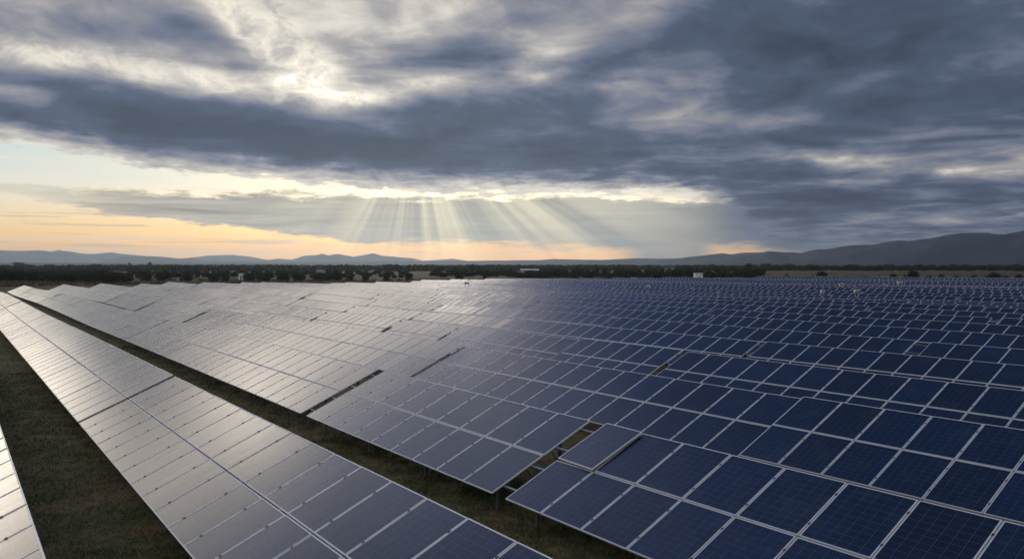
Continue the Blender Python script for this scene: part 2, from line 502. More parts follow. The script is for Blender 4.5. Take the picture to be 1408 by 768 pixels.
def make_grassmat():
    m, t, b = material('grass_blades')
    p = geo_pos(t)
    g = t.nodes.new('ShaderNodeNewGeometry'); r = V(t, g.outputs['Random Per Island'])
    n = noise(t, p, 0.6, 4, 0.6)
    f = n * 0.75 + r * 0.25
    c = ramp(f, [(0.38, (.060, .11, .030)), (0.47, (.10, .14, .048)), (0.53, (.23, .19, .10)), (0.66, (.32, .25, .15))])
    set_in(t, b, 'Base Color', c); set_in(t, b, 'Roughness', 0.8); set_in(t, b, 'Specular IOR Level', 0.2)
    return m
M_GRASS = make_grassmat()

def make_leaf(name, c0, c1, c2):
    m, t, b = material(name)
    g = t.nodes.new('ShaderNodeNewGeometry'); r = V(t, g.outputs['Random Per Island'])
    o = objinfo(t)
    c = ramp((r * 0.7 + o * 0.3), [(0.0, c0), (0.5, c1), (1.0, c2)])
    set_in(t, b, 'Base Color', c); set_in(t, b, 'Roughness', 0.75); set_in(t, b, 'Specular IOR Level', 0.25)
    return m
M_LEAF = make_leaf('leaves', (.022, .034, .012), (.034, .048, .018), (.052, .062, .028))
M_LEAFD = make_leaf('leaves_dry', (.07, .065, .035), (.10, .09, .05), (.13, .11, .07))
M_BARK = make_metal('bark', (.07, .055, .04), 0.9, 0.0, 0.3)

def make_hill(name, a, bcol, sc):
    m, t, b = material(name)
    p = geo_pos(t)
    n = noise(t, p, sc, 6, 0.62)
    n2 = noise(t, p, sc * 7, 4, 0.6)
    c = mix(t, sstep(n * 0.7 + n2 * 0.3, 0.42, 0.58), a, bcol)
    set_in(t, b, 'Base Color', c); set_in(t, b, 'Roughness', 0.95); set_in(t, b, 'Specular IOR Level', 0.1)
    return m
M_HILL = make_hill('hill_scrub_hazed', (.010, .026, .048), (.022, .042, .066), 0.0022)  # blue of distant haze mixed into the scrub colour

# ------------------------------------------------------------------ ground, one sheet to the horizon
def build_ground():
    rings = [0.0]
    r = 3.0
    while r < 16500:
        rings.append(r); r += 3.0 if r < 45 else (4.0 if r < 420 else r * 0.06)
    n = 240
    v = [(0, 0, 0)]; f = []
    for r in rings[1:]:
        for k in range(n):
            a = 2 * math.pi * k / n; x, y = r * math.cos(a), r * math.sin(a)
            v.append((x, y, terrain(x, y)))
    for k in range(n): f.append((0, 1 + k, 1 + (k + 1) % n))
    for i in range(len(rings) - 2):
        o0, o1 = 1 + i * n, 1 + (i + 1) * n
        for k in range(n):
            f.append((o0 + k, o1 + k, o1 + (k + 1) % n, o0 + (k + 1) % n))
    me = bpy.data.meshes.new('ground'); me.from_pydata(v, [], f); me.materials.append(M_GROUND)
    me.polygons.foreach_set('use_smooth', [True] * len(f)); me.update()
    tag(link('ground', me), kind='structure')
build_ground()

# ------------------------------------------------------------------ hills
def interp(pts, x):
    if x <= pts[0][0]: return pts[0][1]
    for (x0, y0), (x1, y1) in zip(pts, pts[1:]):
        if x <= x1:
            t = (x - x0) / (x1 - x0); return y0 + (y1 - y0) * t
    return pts[-1][1]

M_HILLP = make_hill('hill_haze_pale', (.08, .105, .13), (.14, .155, .17), 0.0022)  # paleness of haze on the far ranges put into their colour

def hills(name, dist, depth, prof, seed, rough=0.10, step=3.0, nr=26):
    """ridge with real depth; prof = skyline in photo pixels"""
    x0, x1 = prof[0][0], prof[-1][0]
    nx = int((x1 - x0) / step)
    v, f = [], []
    for i in range(nx + 1):
        px = x0 + (x1 - x0) * i / nx
        y = interp(prof, px)
        a = math.atan((px - 704) / FPX)
        e = math.atan((364.5 - y) / math.hypot(FPX, px - 704))
        H = max(0.0, math.tan(e) * dist + CAM_Z)
        for j in range(nr + 1):
            t = -1 + 2 * j / nr
            r = dist + depth * t
            X, Y = r * math.sin(a), r * math.cos(a)
            q = Vector((X / 650, Y / 650, seed))
            sp = mnoise.fractal(q, 1.0, 2.0, 5)
            sp2 = mnoise.fractal(q * 3.3, 1.0, 2.0, 4)
            shape = max(0.0, 1 - abs(t) ** 1.25) if t < 0 else max(0.0, 1 - abs(t) ** 1.6)
            h = H * shape
            if abs(t) > 0.04: h *= max(0.0, 1 + (0.45 * sp + 0.2 * sp2) * min(1.0, abs(t) * 2.5))
            h += H * rough * 0.35 * sp2
            h = min(h, H * (1.0 if t < 0 else 0.97) * (1 + 0.02 * sp2))
            if j in (0, nr): h = -2.0
            v.append((X, Y, h))
    m = nr + 1
    for i in range(nx):
        for j in range(nr):
            a0 = i * m + j; f.append((a0, a0 + m, a0 + m + 1, a0 + 1))
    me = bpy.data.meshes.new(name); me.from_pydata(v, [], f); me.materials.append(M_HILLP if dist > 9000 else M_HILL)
    me.polygons.foreach_set('use_smooth', [True] * len(f)); me.update()
    tag(link(name, me), kind='structure')

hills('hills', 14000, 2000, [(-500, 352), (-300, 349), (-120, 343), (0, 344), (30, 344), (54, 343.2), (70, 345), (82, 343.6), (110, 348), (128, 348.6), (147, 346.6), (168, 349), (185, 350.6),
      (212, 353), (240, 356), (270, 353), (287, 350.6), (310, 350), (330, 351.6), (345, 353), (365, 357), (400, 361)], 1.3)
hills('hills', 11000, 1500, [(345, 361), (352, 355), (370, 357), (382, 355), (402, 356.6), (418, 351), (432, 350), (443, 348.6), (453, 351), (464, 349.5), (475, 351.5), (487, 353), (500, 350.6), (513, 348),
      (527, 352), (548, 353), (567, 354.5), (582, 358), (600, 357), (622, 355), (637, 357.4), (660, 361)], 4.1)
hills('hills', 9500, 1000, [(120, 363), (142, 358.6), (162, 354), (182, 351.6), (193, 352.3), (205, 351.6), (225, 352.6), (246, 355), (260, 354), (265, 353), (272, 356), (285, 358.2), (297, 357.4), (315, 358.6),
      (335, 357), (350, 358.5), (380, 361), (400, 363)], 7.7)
hills('hills', 7600, 1000, [(-600, 362), (-200, 361.4), (0, 360.6), (100, 360.9), (200, 361.3), (300, 361.2), (400, 360.6), (520, 359.6), (620, 358.6), (704, 357.6), (740, 357), (774, 355.8), (800, 356.4), (829, 356.8),
      (860, 355.2), (876, 354.5), (905, 355.2), (936, 354.6), (960, 352), (979, 349.6), (995, 348), (1004, 349.3), (1020, 346.6), (1039, 346), (1070, 345.6), (1100, 349), (1140, 352), (1200, 356), (1300, 360)], 10.2)
hills('hills', 6000, 1500, [(930, 362), (985, 357), (1010, 352), (1040, 349), (1056, 344), (1075, 345.5), (1101, 347.4), (1115, 343.5), (1127, 341.6), (1145, 342.6), (1165, 338), (1185, 336), (1200, 336.4), (1220, 333),
      (1237, 331.6), (1248, 332.4), (1265, 328.2), (1290, 325), (1320, 321.6), (1350, 321.2), (1380, 321), (1408, 315.5), (1440, 311), (1520, 312), (1640, 320), (1850, 334), (2200, 352)], 12.6, rough=0.14)

# ================================================================== solar field
PITCH_M = 1.50                                # module spacing along a row
MW, MH, FB = 1.475, 1.965, 0.030

def panel_mesh(detail):
    """one module in its own frame: x along the row, y up the slope, z out of the glass; origin at its low left corner"""
    g = MB(); z = 0.034
    b_ = FB * 0.85
    g.quad((b_, b_, z), (MW - b_, b_, z), (MW - b_, MH - b_, z), (b_, MH - b_, z), 0, [(0, 0), (1, 0), (1, 1), (0, 1)])
    g.quad((b_, b_, 0.006), (b_, MH - b_, 0.006), (MW - b_, MH - b_, 0.006), (MW - b_, b_, 0.006), 1)
    f = MB()
    for lo, hi in (((0, 0, 0), (MW, FB, .040)), ((0, MH - FB, 0), (MW, MH, .040)), ((0, FB, 0), (FB, MH - FB, .040)), ((MW - FB, FB, 0), (MW, MH - FB, .040))):
        f.box(lo, hi)
    if detail: return g.mesh('solar_panel', [M_GLASS, M_BACK]), f.mesh('frame', [M_ALU])
    i = len(g.v); g.v += f.v; g.f += [tuple(q + i for q in k) for k in f.f]; g.m += [2] * len(f.f); g.uv += f.uv
    return g.mesh('solar_panel', [M_GLASS, M_BACK, M_ALU]), None
ME_GLASS, ME_FRAME = panel_mesh(True)
ME_PANEL, _ = panel_mesh(False)
_c = MB(); _c.box((-0.020, -0.03, 0), (0.020, 0.03, 0.010)); _c.tube((0, 0, 0.010), (0, 0, 0.022), 0.009, n=6)
ME_CLAMP = _c.mesh('clamp', [M_CLAMP])

_meshes = {}
def support_meshes(n, detail, e0=0.0, e1=0.0):
    """posts and rails for a table of n modules, cached"""
    key = (n, detail, round(e0, 3), round(e1, 3))
    if key in _meshes: return _meshes[key]
    L = n * PITCH_M
    rails = []
    for s in (0.45, 1.50, 2.50, 3.55):
        m = MB(); y, z = s * CT, LOW + s * ST
        M = Matrix.Translation((0, y, z)) @ Matrix.Rotation(TILT, 4, 'X')
        m.box((-e0, -0.03, -0.075), (L + e1, 0.03, -0.008), 0, M)
        rails.append(m.mesh('rail', [M_STEEL]))
    post = {}
    for which, s in (('front', 0.66), ('rear', 3.2)):
        m = MB(); top = LOW + s * ST - 0.12
        m.box((-0.05, -0.035, -0.5), (0.05, -0.028, top)); m.box((-0.05, 0.028, -0.5), (0.05, 0.035, top)); m.box((-0.004, -0.0275, -0.5), (0.004, 0.0275, top))
        post[which] = m.mesh('post', [M_STEEL])
    m = MB(); M = Matrix.Translation((0, 0, LOW)) @ Matrix.Rotation(TILT, 4, 'X')
    m.box((-0.03, 0.2, -0.155), (0.03, 3.8, -0.078), 0, M)
    m.tube((0, 3.1 * CT, 0.75), (0, 1.7 * CT, LOW + 1.7 * ST - 0.12), 0.025, n=6)
    beam = m.mesh('crossbeam', [M_STEEL])
    _meshes[key] = (rails, post, beam)
    return _meshes[key]

ORD = ['zeroth', 'first', 'second', 'third', 'fourth', 'fifth', 'sixth', 'seventh', 'eighth', 'ninth', 'tenth', 'eleventh', 'twelfth', 'thirteenth',
       'fourteenth', 'fifteenth', 'sixteenth', 'seventeenth', 'eighteenth']
n_panels = 0

def wp(a, d, z=0.0):
    q = U * a + P * d
    return Vector((q.x, q.y, z))

def project(v):
    c = Matrix.Rotation(PITCH, 3, 'X') @ (Vector(v) - Vector((0, 0, CAM_Z)))
    if c.y < 0.5: return None
    return 704 + FPX * c.x / c.y, 384 - FPX * c.z / c.y

def table(row, d, a0, a1, label, group, sx=1.0, skip=(), e0=0.0, e1=0.0):
    """one tilted table between distances a0 < a1 along its row"""
    global n_panels
    n = max(2, int(round((a1 - a0) / (PITCH_M * sx))))
    sx = (a1 - a0) / (n * PITCH_M)
    L = n * PITCH_M * sx
    mid = wp((a0 + a1) / 2, d + 1.8)
    dist = math.hypot(mid.x, mid.y)
    zg0, zg1 = (terrain(*wp(a, d + 1.8).xy) for a in (a0, a1))
    root = link('solar_table', None, loc=(*wp(a1, d).xy, zg1 + (random.gauss(0, .045) if row > 2 else 0)))
    far = dist > 55
    k = min(1.0, max(0.0, (dist - 40) / 60)) * 1.0 + 0.25
    roll = math.atan2(zg0 - zg1, L)
    root.rotation_euler = (R(random.gauss(0, 0.34) * k), -roll, ROWA - math.pi / 2)
    root.scale = (sx, 1, 1)
    root.empty_display_size = 0.5
    tag(root, label, 'solar table', group)
    base = Matrix.Translation((0, 0, LOW)) @ Matrix.Rotation(TILT, 4, 'X')
    lod = 0 if dist < 55 or row <= 1 and dist < 60 else (1 if dist < 150 else 2)
    if lod < 2:
        for i in range(n):
            for j in range(2):
                if (i, j) in skip: continue
                x, s = i * PITCH_M + 0.0125, 0.0 if j == 0 else 2.005
                jit = 0.0012
                o = link('solar_panel', ME_GLASS if lod == 0 else ME_PANEL, root)
                o.matrix_parent_inverse = Matrix.Identity(4)
                M = base @ Matrix.Translation((x, s, 0)) @ Matrix.Rotation(random.gauss(0, jit * (1 + 2 * k)), 4, 'X') @ Matrix.Rotation(random.gauss(0, jit * (1 + 2 * k)), 4, 'Y')
                o.matrix_basis = M
                n_panels += 1
                if lod == 0:
                    link('frame', ME_FRAME, o)
                    if i > 0 and dist < 45:
                        for cs in (0.42, 1.50):
                            cc = link('clamp', ME_CLAMP, o); cc.location = (-0.0125, cs, 0.041)
    else:
        g = MB(); z = 0.034
        for i in range(n):
            for j in range(2):
                x, s = i * PITCH_M + 0.0125, 0.0 if j == 0 else 2.005
                rx, ry = random.gauss(0, .004), random.gauss(0, .004)
                M = base @ Matrix.Translation((x, s, 0)) @ Matrix.Rotation(rx, 4, 'X') @ Matrix.Rotation(ry, 4, 'Y')
                b_ = 0.045
                g.quad(*[M @ Vector(q) for q in ((b_, b_, z), (MW - b_, b_, z), (MW - b_, MH - b_, z), (b_, MH - b_, z))], 0, [(0, 0), (1, 0), (1, 1), (0, 1)])
                # frame as a slab under the glass, its rim showing round it
                g.box((0, 0, 0.002), (MW, MH, 0.032), 1, M)
        me = g.mesh('panel_surface', [M_GLASS, M_ALU])
        link('panel_surface', me, root)
    rails, post, beam = support_meshes(n, 0, e0, e1)
    if lod < 2:
        for r_ in rails: link('rail', r_, root)
        step = 3.0 / sx if row != 2 else 3.9
        npst = max(2, int(L / sx / step) + 1)
        for i in range(npst):
            x = 0.6 + (n * PITCH_M - 1.2) * i / (npst - 1)
            vis = dist < 70
            for w, s in (('front', 0.66), ('rear', 3.2)):
                if w == 'rear' and not vis: continue
                o = link('post', post[w], root, (x, s * CT, 0))
            if vis: link('crossbeam', beam, root)
            if vis: COL.objects[-1].location = (x, 0, 0)
    else:
        m = MB()
        npst = max(2, int(L / 4.5) + 1)
        for i in range(npst):
            x = 0.6 + (n * PITCH_M - 1.2) * i / (npst - 1)
            for s in (0.66, 3.2):
                m.box((x - .05, s * CT - .04, -.5), (x + .05, s * CT + .04, LOW + s * ST - .05))
        link('post', m.mesh('post', [M_STEEL]), root)
    return root

ROWS = [-2.37, 4.26, 12.2, 21.2, 29.2]
while ROWS[-1] < 298: ROWS.append(ROWS[-1] + 8.3)

def a_of(px, py, row, s=2.0):
    """distance along a row of the point of its tilted plane seen at a photo pixel"""
    v = px_dir(px, py); C0 = Vector((0, 0, CAM_Z))
    n = (-P * ST) + Vector((0, 0, CT))
    o = wp(0, ROWS[row], LOW)
    t = (o - C0).dot(n) / v.dot(n)
    return (C0 + v * t).dot(U)

# gaps seen in the photo, as places along the nearer rows: (position, width)
GAPS = {
    0: [(24.0, .08)],
    1: [(35.5, .26), (68.0, .24), (92.0, .2), (118.0, .1), (146.0, .1), (172, .1)],
    2: [(17.4, .62), (31.8, .62), (52.0, .06), (72.7, .35), (93.6, .35), (123.0, .3), (150.0, .3), (176.0, .3)],
    3: [(39.0, .06), (a_of(345, 441, 3), .6), (a_of(267, 434, 3), .6), (a_of(199, 421, 3), .6), (a_of(230, 413, 3) + 30, .5), (185, .5)],
    4: [(a_of(915, 504, 4), .36), (a_of(770, 486, 4), .36), (a_of(604, 466, 4), .45), (a_of(529, 454, 4), .45), (a_of(431, 438, 4), .5), (a_of(338, 434, 4), .06)],
    5: [(a_of(1050, 470, 5), .5), (a_of(684, 452, 5), .06), (a_of(558, 440, 5), .5), (a_of(466, 430, 5), .5), (a_of(390, 421, 5), .5)],
    6: [(a_of(1270, 470, 6), .9), (a_of(840, 443, 6), 1.0), (a_of(650, 432, 6), .5), (a_of(596, 425, 6), .9), (a_of(496, 423, 6), .9), (a_of(423, 407, 6), .9)],
}
AMAX = {0: 60, 1: 205, 2: 228}
def a_end(row):
    d = ROWS[row]
    if row in AMAX: return AMAX[row]
    return 228 - 0.12 * d + 4 * math.sin(row * 2.1) + (6 if row % 3 == 0 else 0)

rg = random.Random(11)
tables = []
for row, d in enumerate(ROWS):
    amin = 0.37 * d - 14 if row > 2 else {0: 2.0, 1: 3.0, 2: -3.0}[row]
    amax = a_end(row)
    gaps = sorted((g for g in GAPS.get(row, []) if amin + 3 < g[0] < amax - 6), key=lambda g: g[0])
    if row not in GAPS:
        a = amin + rg.uniform(6, 24); gaps = []
        while a < amax - 9:
            gaps.append((a, rg.choice([.08, .5, .8, .9]))); a += rg.choice([18, 21, 24, 27, 30])
    else:
        a = gaps[-1][0] + 25 if gaps else amin + 25
        while a < amax - 12:
            gaps.append((a, .5)); a += 24
        # fill overlong stretches with tight joints
        e = [amin] + [g[0] for g in gaps] + [amax]; extra = []
        for p, q in zip(e, e[1:]):
            m = int((q - p) // 42)
            for i in range(m): extra.append((p + (q - p) * (i + 1) / (m + 1), .05))
        gaps = sorted(gaps + extra, key=lambda g: g[0])
    e = [(amin, 0)] + gaps + [(amax, 0)]
    segs = [(p[0] + p[1] / 2, q[0] - q[1] / 2, p[1] / 2, q[1] / 2) for p, q in zip(e, e[1:])]
    for k, (s0, s1, g0, g1) in enumerate(segs):
        tables.append((row, d, s0, s1, k, len(segs), g0, g1))

def special(row, k, n):
    if row == 0: return ['narrow strip of pale solar panels cut off by the bottom left corner', 'pale strip continuing beyond the bottom left corner strip, mostly outside the frame'][min(k, 1)]
    if row == 1 and k == 0: return 'large tilted table of lavender solar panels filling the bottom left, next to wide grass strip'
    if row == 1 and k == 1: return 'pale glaring panel table directly beyond the large bottom left table, same row'
    if row == 2 and k == 0: return 'dark blue solar table filling the bottom right corner, with one panel lifted askew'
    if row == 2 and k == 1: return 'short blue and lavender solar table between two open gaps, front centre'
    if row == 2 and k == 2: return 'cream glinting solar table whose corner overhangs grass just left of the short centre table'
    return None

def in_view(d, a0, a1):
    for i in range(13):
      for e in (0.0, 2.0, 3.66):
        q = project(wp(a0 + (a1 - a0) * i / 12, d + e, LOW + e * .43))
        if q and -10 < q[0] < 1418 and q[1] < 780: return True
    return False

built = {}
for row, d, s0, s1, k, n, g0, g1 in tables:
    if s1 - s0 < 2.5 or not in_view(d, s0, s1): continue
    m = project(wp((s0 + s1) / 2, d + 2, 1.5))
    tone = 'dark blue' if (m is None or m[0] > 720) else ('grey lavender' if m[0] > 560 else 'pale glaring')
    lab = special(row, k, n)
    if not lab:
        e = n - k
        if row <= 18:
            pos = 'at its far left end' if e == 1 else (ORD[e] + ' from its far left end' if e <= 18 else 'near frame edge')
            lab = f'{tone} solar table in the {ORD[row]} row back, {pos}'.replace('zeroth', 'nearest')
        else:
            lab = f'tiny {tone} solar table among the tightly packed rows at the back of the field'
    grp = 'tilted solar tables in long rows' if row <= 18 else f'tiny {tone} solar tables at the back of the field'
    skip = ()
    if row == 2 and k == 0:
        nn = int(round((s1 - s0) / PITCH_M)); skip = ((0, 1),)
    t = table(row, d, s0, s1, lab, grp, 1.05 if row == 1 else 1.0, skip, max(0, g1 - .012), max(0, g0 - .012))
    built[(row, k)] = t
print('tables', len(built), 'panels', n_panels)

# the lifted panel: second from the gap in the upper course of the bottom right table
t = built[(2, 0)]
base = Matrix.Translation((0, 0, LOW)) @ Matrix.Rotation(TILT, 4, 'X')
o = link('solar_panel', ME_GLASS, t)
o.matrix_basis = base @ Matrix.Translation((0.03, 2.015, 0.042)) @ Matrix.Rotation(R(-1.6), 4, 'Y') @ Matrix.Rotation(R(0.5), 4, 'X') @ Matrix.Rotation(R(-3.0), 4, 'Z')
tag(o, 'loose panel lifted over its neighbour')
link('frame', ME_FRAME, o)

# a shifted panel riding over its neighbours in the seventh row, right of the middle
for (row_, k_), t6 in built.items():
    if row_ != 6: continue
    aa = a_of(1262, 468, 6)
    x6 = ((Vector(t6.location) - wp(0, ROWS[6])).dot(U) - aa) / t6.scale.x
    if 1.0 < x6 < 60 and any(s[0] == 6 and s[4] == k_ and s[2] < aa < s[3] for s in tables):
        for dx_, s_, zz, rz_, rx_ in ((-.3, 2.0, .10, 9, 4), (-1.0, .25, .07, -7, -3)):
            o6 = link('solar_panel', ME_PANEL, t6)
            o6.matrix_basis = base @ Matrix.Translation((x6 + dx_, s_, zz)) @ Matrix.Rotation(R(rz_), 4, 'Z') @ Matrix.Rotation(R(rx_), 4, 'X')
            tag(o6, 'loose panel lying askew over its neighbours')

# cables hanging in the open gap beside the short table
m = MB()
def hang(m, pts, r=0.018):
    for a, b in zip(pts, pts[1:]): m.tube(a, b, r, n=6)
for q0 in (1.35, 2.35):
    p0 = Vector((-0.65, q0 * CT, LOW + q0 * ST - .06)); p1 = Vector((0.25, (q0 + .3) * CT, LOW + (q0 + .3) * ST - .08))
    pts = []
    for i in range(9):
        s = i / 8; p = p0.lerp(p1, s); p.z -= 0.5 * math.sin(math.pi * s) * (1 if q0 > 2 else .7); pts.append(p)
    hang(m, pts)
cb = link('cable', m.mesh('cable', [M_CABLE]), t)

# ------------------------------------------------------------------ boxes standing in the field
def combiner(px, py, w, h, lab, d0=None, matl=None):
    """small cabinet on two legs between rows, at a photo pixel; its top shows over the panels"""
    v = px_dir(px, py)
    z = 3.05
    tt = (z - CAM_Z) / v.z
    X, Y = v.x * tt, v.y * tt
    dist = math.hypot(X, Y); s = dist / FPX
    W, Hh = w * s * .8, h * s * .8
    zg = terrain(X, Y)
    r = link('equipment_cabinet', None, loc=(X, Y, zg), rot=(0, 0, ROWA - math.pi / 2 + R(random.uniform(20, 60))))
    b = MB(); z1 = z - zg + Hh / 2; z0 = z1 - max(Hh, .35)
    b.box((-W / 2, -.25, z0), (W / 2, .25, z1)); b.box((-W / 2 - .05, -.3, z1 + .002), (W / 2 + .05, .3, z1 + .06))
    link('cabinet_body', b.mesh('cabinet_body', [matl or M_WHITE]), r)
    dr = MB(); dr.box((-W / 2 + .06, -.275, z0 + .06), (W / 2 - .06, -.252, z1 - .06)); link('door', dr.mesh('door', [M_GREYP if matl is None else matl]), r)
    for sx_ in (-1, 1):
        l = MB(); l.box((sx_ * (W / 2 - .12) - .04, -.04, -.4), (sx_ * (W / 2 - .12) + .04, .04, z0)); link('leg', l.mesh('leg', [M_STEEL]), r)
    tag(r, lab, 'cabinet')
combiner(642, 389, 8, 2.2, 'low white box catching light among pale panels near the middle of the field')
combiner(872, 382.6, 7, 2.2, 'small white box at the back edge of the field, left of the pale cabin')
combiner(859.5, 395, 4, 5, 'beige upright box standing between the distant blue rows', matl=M_BEIGE)
combiner(891, 393, 6, 1.5, 'thin pale box just right of the beige upright box')
combiner(1157, 391.5, 7, 3.6, 'tilted white box, larger of the two brightest boxes in the right back rows')
combiner(1131, 399.8, 6, 1.6, 'thin whitish box low in the blue rows, lower left of the tilted white box')
combiner(1178, 399, 7, 1.4, 'faint flat box in the blue rows, lower right of the tilted white box')
combiner(1237, 388.6, 7, 2.6, 'small bright white box near the back edge, right of a fainter box')
combiner(1218, 391.4, 6, 1.3, 'faint flat box immediately left of the small bright white box')

# ------------------------------------------------------------------ cabins and low buildings
def cabin(px0, px1, ytop, D, lab, depth=2.6, matl=None, door=None, roofm=None):
    k = D / FPX
    W = (px1 - px0) * k; z = CAM_Z + (364.5 - ytop) * k
    X = ((px0 + px1) / 2 - 704) * k
    r = link('equipment_cabin', None, loc=(X, D, terrain(X, D)), rot=(0, 0, R(-2)))
    b = MB(); b.box((-W / 2, 0, -.3), (W / 2, depth, z - .16)); link('wall', b.mesh('wall', [matl or M_WHITE]), r)
    b = MB(); b.box((-W / 2 - .12, -.12, z - .158), (W / 2 + .12, depth + .12, z)); link('roof', b.mesh('roof', [roofm or M_WHITE]), r)
    b = MB(); b.box((-W * .12, -.04, .1), (W * .22, -.003, min(2.2, z - .5))); d_ = link('door', b.mesh('door', [door or M_GREYP]), r)
    b = MB(); b.box((W * .17, -.07, 1.05), (W * .19, -.042, 1.2)); link('handle', b.mesh('handle', [M_STEEL]), d_)
    for q in (-.34, .34):
        b = MB(); b.box((W * q - .22, -.03, z - .75), (W * q + .22, -.004, z - .4)); link('vent', b.mesh('vent', [M_GREYP]), r)
    return r
tag(cabin(955.5, 966.5, 375.2, 322, None), 'pale blue white cabin standing behind the far edge of the blue panels', 'cabin')
tag(cabin(327.8, 333.8, 375.6, 360, None, depth=2.0, door=M_BLUEP), 'narrow white cabin with blue door beyond the left rows, among shrubs', 'cabin')

def shed(px0, px1, ybase, hpx, lab, nwin=5):
    g = px_ground((px0 + px1) / 2, ybase); k = math.hypot(g.x, g.y) / FPX
    W, H = (px1 - px0) * k, hpx * k
    r = link('farm_shed', None, loc=g, rot=(0, 0, -math.atan2(g.x, g.y)))
    b = MB(); b.box((-W / 2, 0, -.3), (W / 2, 9, H * .62)); link('wall', b.mesh('wall', [M_BEIGE]), r)
    b = MB(); z0, z1 = H * .62, H
    A = [(-W/2-.4, -.5, z0), (W/2+.4, -.5, z0), (W/2+.4, 9.5, z0), (-W/2-.4, 9.5, z0)]; Rg = [(-W/2-.4, 4.5, z1), (W/2+.4, 4.5, z1)]
    b.quad(A[0], A[1], Rg[1], Rg[0]); b.quad(A[2], A[3], Rg[0], Rg[1]); b.tri(A[1], A[2], Rg[1]); b.tri(A[3], A[0], Rg[0])
    link('roof', b.mesh('roof', [M_WHITE]), r)
    for i in range(nwin):
        x = -W / 2 + W * (i + .5) / nwin
        b = MB(); b.box((x - W / nwin * .25, -.05, H * .15), (x + W / nwin * .25, -.004, H * .5)); link('window', b.mesh('window', [M_GREYP]), r)
    tag(r, lab, 'shed')
shed(716, 741, 373.2, 3.6, 'long low shed with pale roof, partly behind dark trees right of centre')
shed(577, 603, 371.4, 3.4, 'low pale shed among trees left of centre, farther off than the other')
shed(806, 824, 369.6, 2.0, 'thin grey pale roofed shed far beyond the central trees', 3)

# ================================================================== vegetation
def crown_mesh(seed, w, h, n, leaf, mat, flat=0.0, lobes=7):
    """foliage: many leaf clumps through several overlapping lobes; base of the crown at z = 0, width w, height h"""
    rr = random.Random(seed); g = MB()
    L = []
    for i in range(lobes):
        a = rr.uniform(0, 6.28); q = rr.uniform(0, .3) * w
        L.append((Vector((math.cos(a) * q, math.sin(a) * q, h * rr.uniform(.22, .66))), w * rr.uniform(.20, .30), h * rr.uniform(.24, .34)))
    L.append((Vector((0, 0, h * .38)), w * .40, h * .46)); L.append((Vector((0, 0, h * .2)), w * .40, h * .22))
    for i in range(n):
        c, a_, b_ = rr.choice(L)
        t = rr.uniform(0, 6.28); u = rr.uniform(-1, 1); q = rr.uniform(.55, 1.06)
        s = math.sqrt(1 - u * u)
        p = c + Vector((a_ * q * s * math.cos(t), a_ * q * s * math.sin(t), b_ * q * u))
        if p.z < 0.02 * h: p.z = rr.uniform(.02, .2) * h
        nrm = Vector((rr.gauss(0, 1), rr.gauss(0, 1), rr.gauss(0, 1))).normalized()
        e1 = nrm.orthogonal().normalized() * leaf * rr.uniform(.6, 1.3); e2 = nrm.cross(e1).normalized() * leaf * rr.uniform(.4, .9)
        g.quad(p - e1 - e2 * .4, p - e2, p + e1 + e2 * .3, p + e2)
    return g.mesh('crown', [mat])

def trunk_mesh(seed, w, h, hc):
    rr = random.Random(seed); g = MB()
    g.tube((0, 0, -.3), (0, 0, h * .45), .05 * h * .7, .03 * h * .7, 7)
    for i in range(5):
        a = rr.uniform(0, 6.28); z = h * rr.uniform(.12, .4)
        g.tube((0, 0, z), (math.cos(a) * w * .28, math.sin(a) * w * .28, z + h * rr.uniform(.2, .4)), .02 * h, .008 * h, 5)
    return g.mesh('trunk', [M_BARK])

VAR = []      # unit shrubs 5 m wide 4 m high
for i in range(7):
    VAR.append((crown_mesh(100 + i, 5.2, 4.0, 1500, 0.22, M_LEAF, lobes=6 + i % 4), trunk_mesh(200 + i, 5, 4, 0)))
TREEV = []    # taller trees 8 wide 9 high
for i in range(5):
    TREEV.append((crown_mesh(300 + i, 8.5, 7.5, 2000, 0.34, M_LEAF, lobes=9), trunk_mesh(400 + i, 7, 9, 0)))
DRYV = [crown_mesh(500 + i, 2.0, 1.1, 260, 0.12, M_LEAFD) for i in range(3)]

def plant(X, Y, w, h, lab, group=None, kind='shrub', rr=random, name=None):
    if kind == 'shrub':
        c, t = rr.choice(VAR); sw, sh, lift = w / 5.2, h / 4.0, 0
    else:
        c, t = rr.choice(TREEV); sw, sh, lift = w / 8.5, h / 9.0, 1.5
    z = terrain(X, Y)
    r = link(name or ('shrub' if kind == 'shrub' else 'tree'), None, loc=(X, Y, z), rot=(0, 0, rr.uniform(0, 6.28)), scale=(sw, sw, sh))
    link('trunk', t, r); link('crown', c, r, (0, 0, lift))
    tag(r, lab, 'shrub' if kind == 'shrub' else 'tree', group)
    return r

def plant_px(px, ybase, wpx, hpx, lab, group=None, kind='shrub', rr=random):
    g = px_ground(px, ybase); k = g.y / FPX
    return plant(g.x, g.y, wpx * k, hpx * k, lab, group, kind, rr)

rv = random.Random(5)
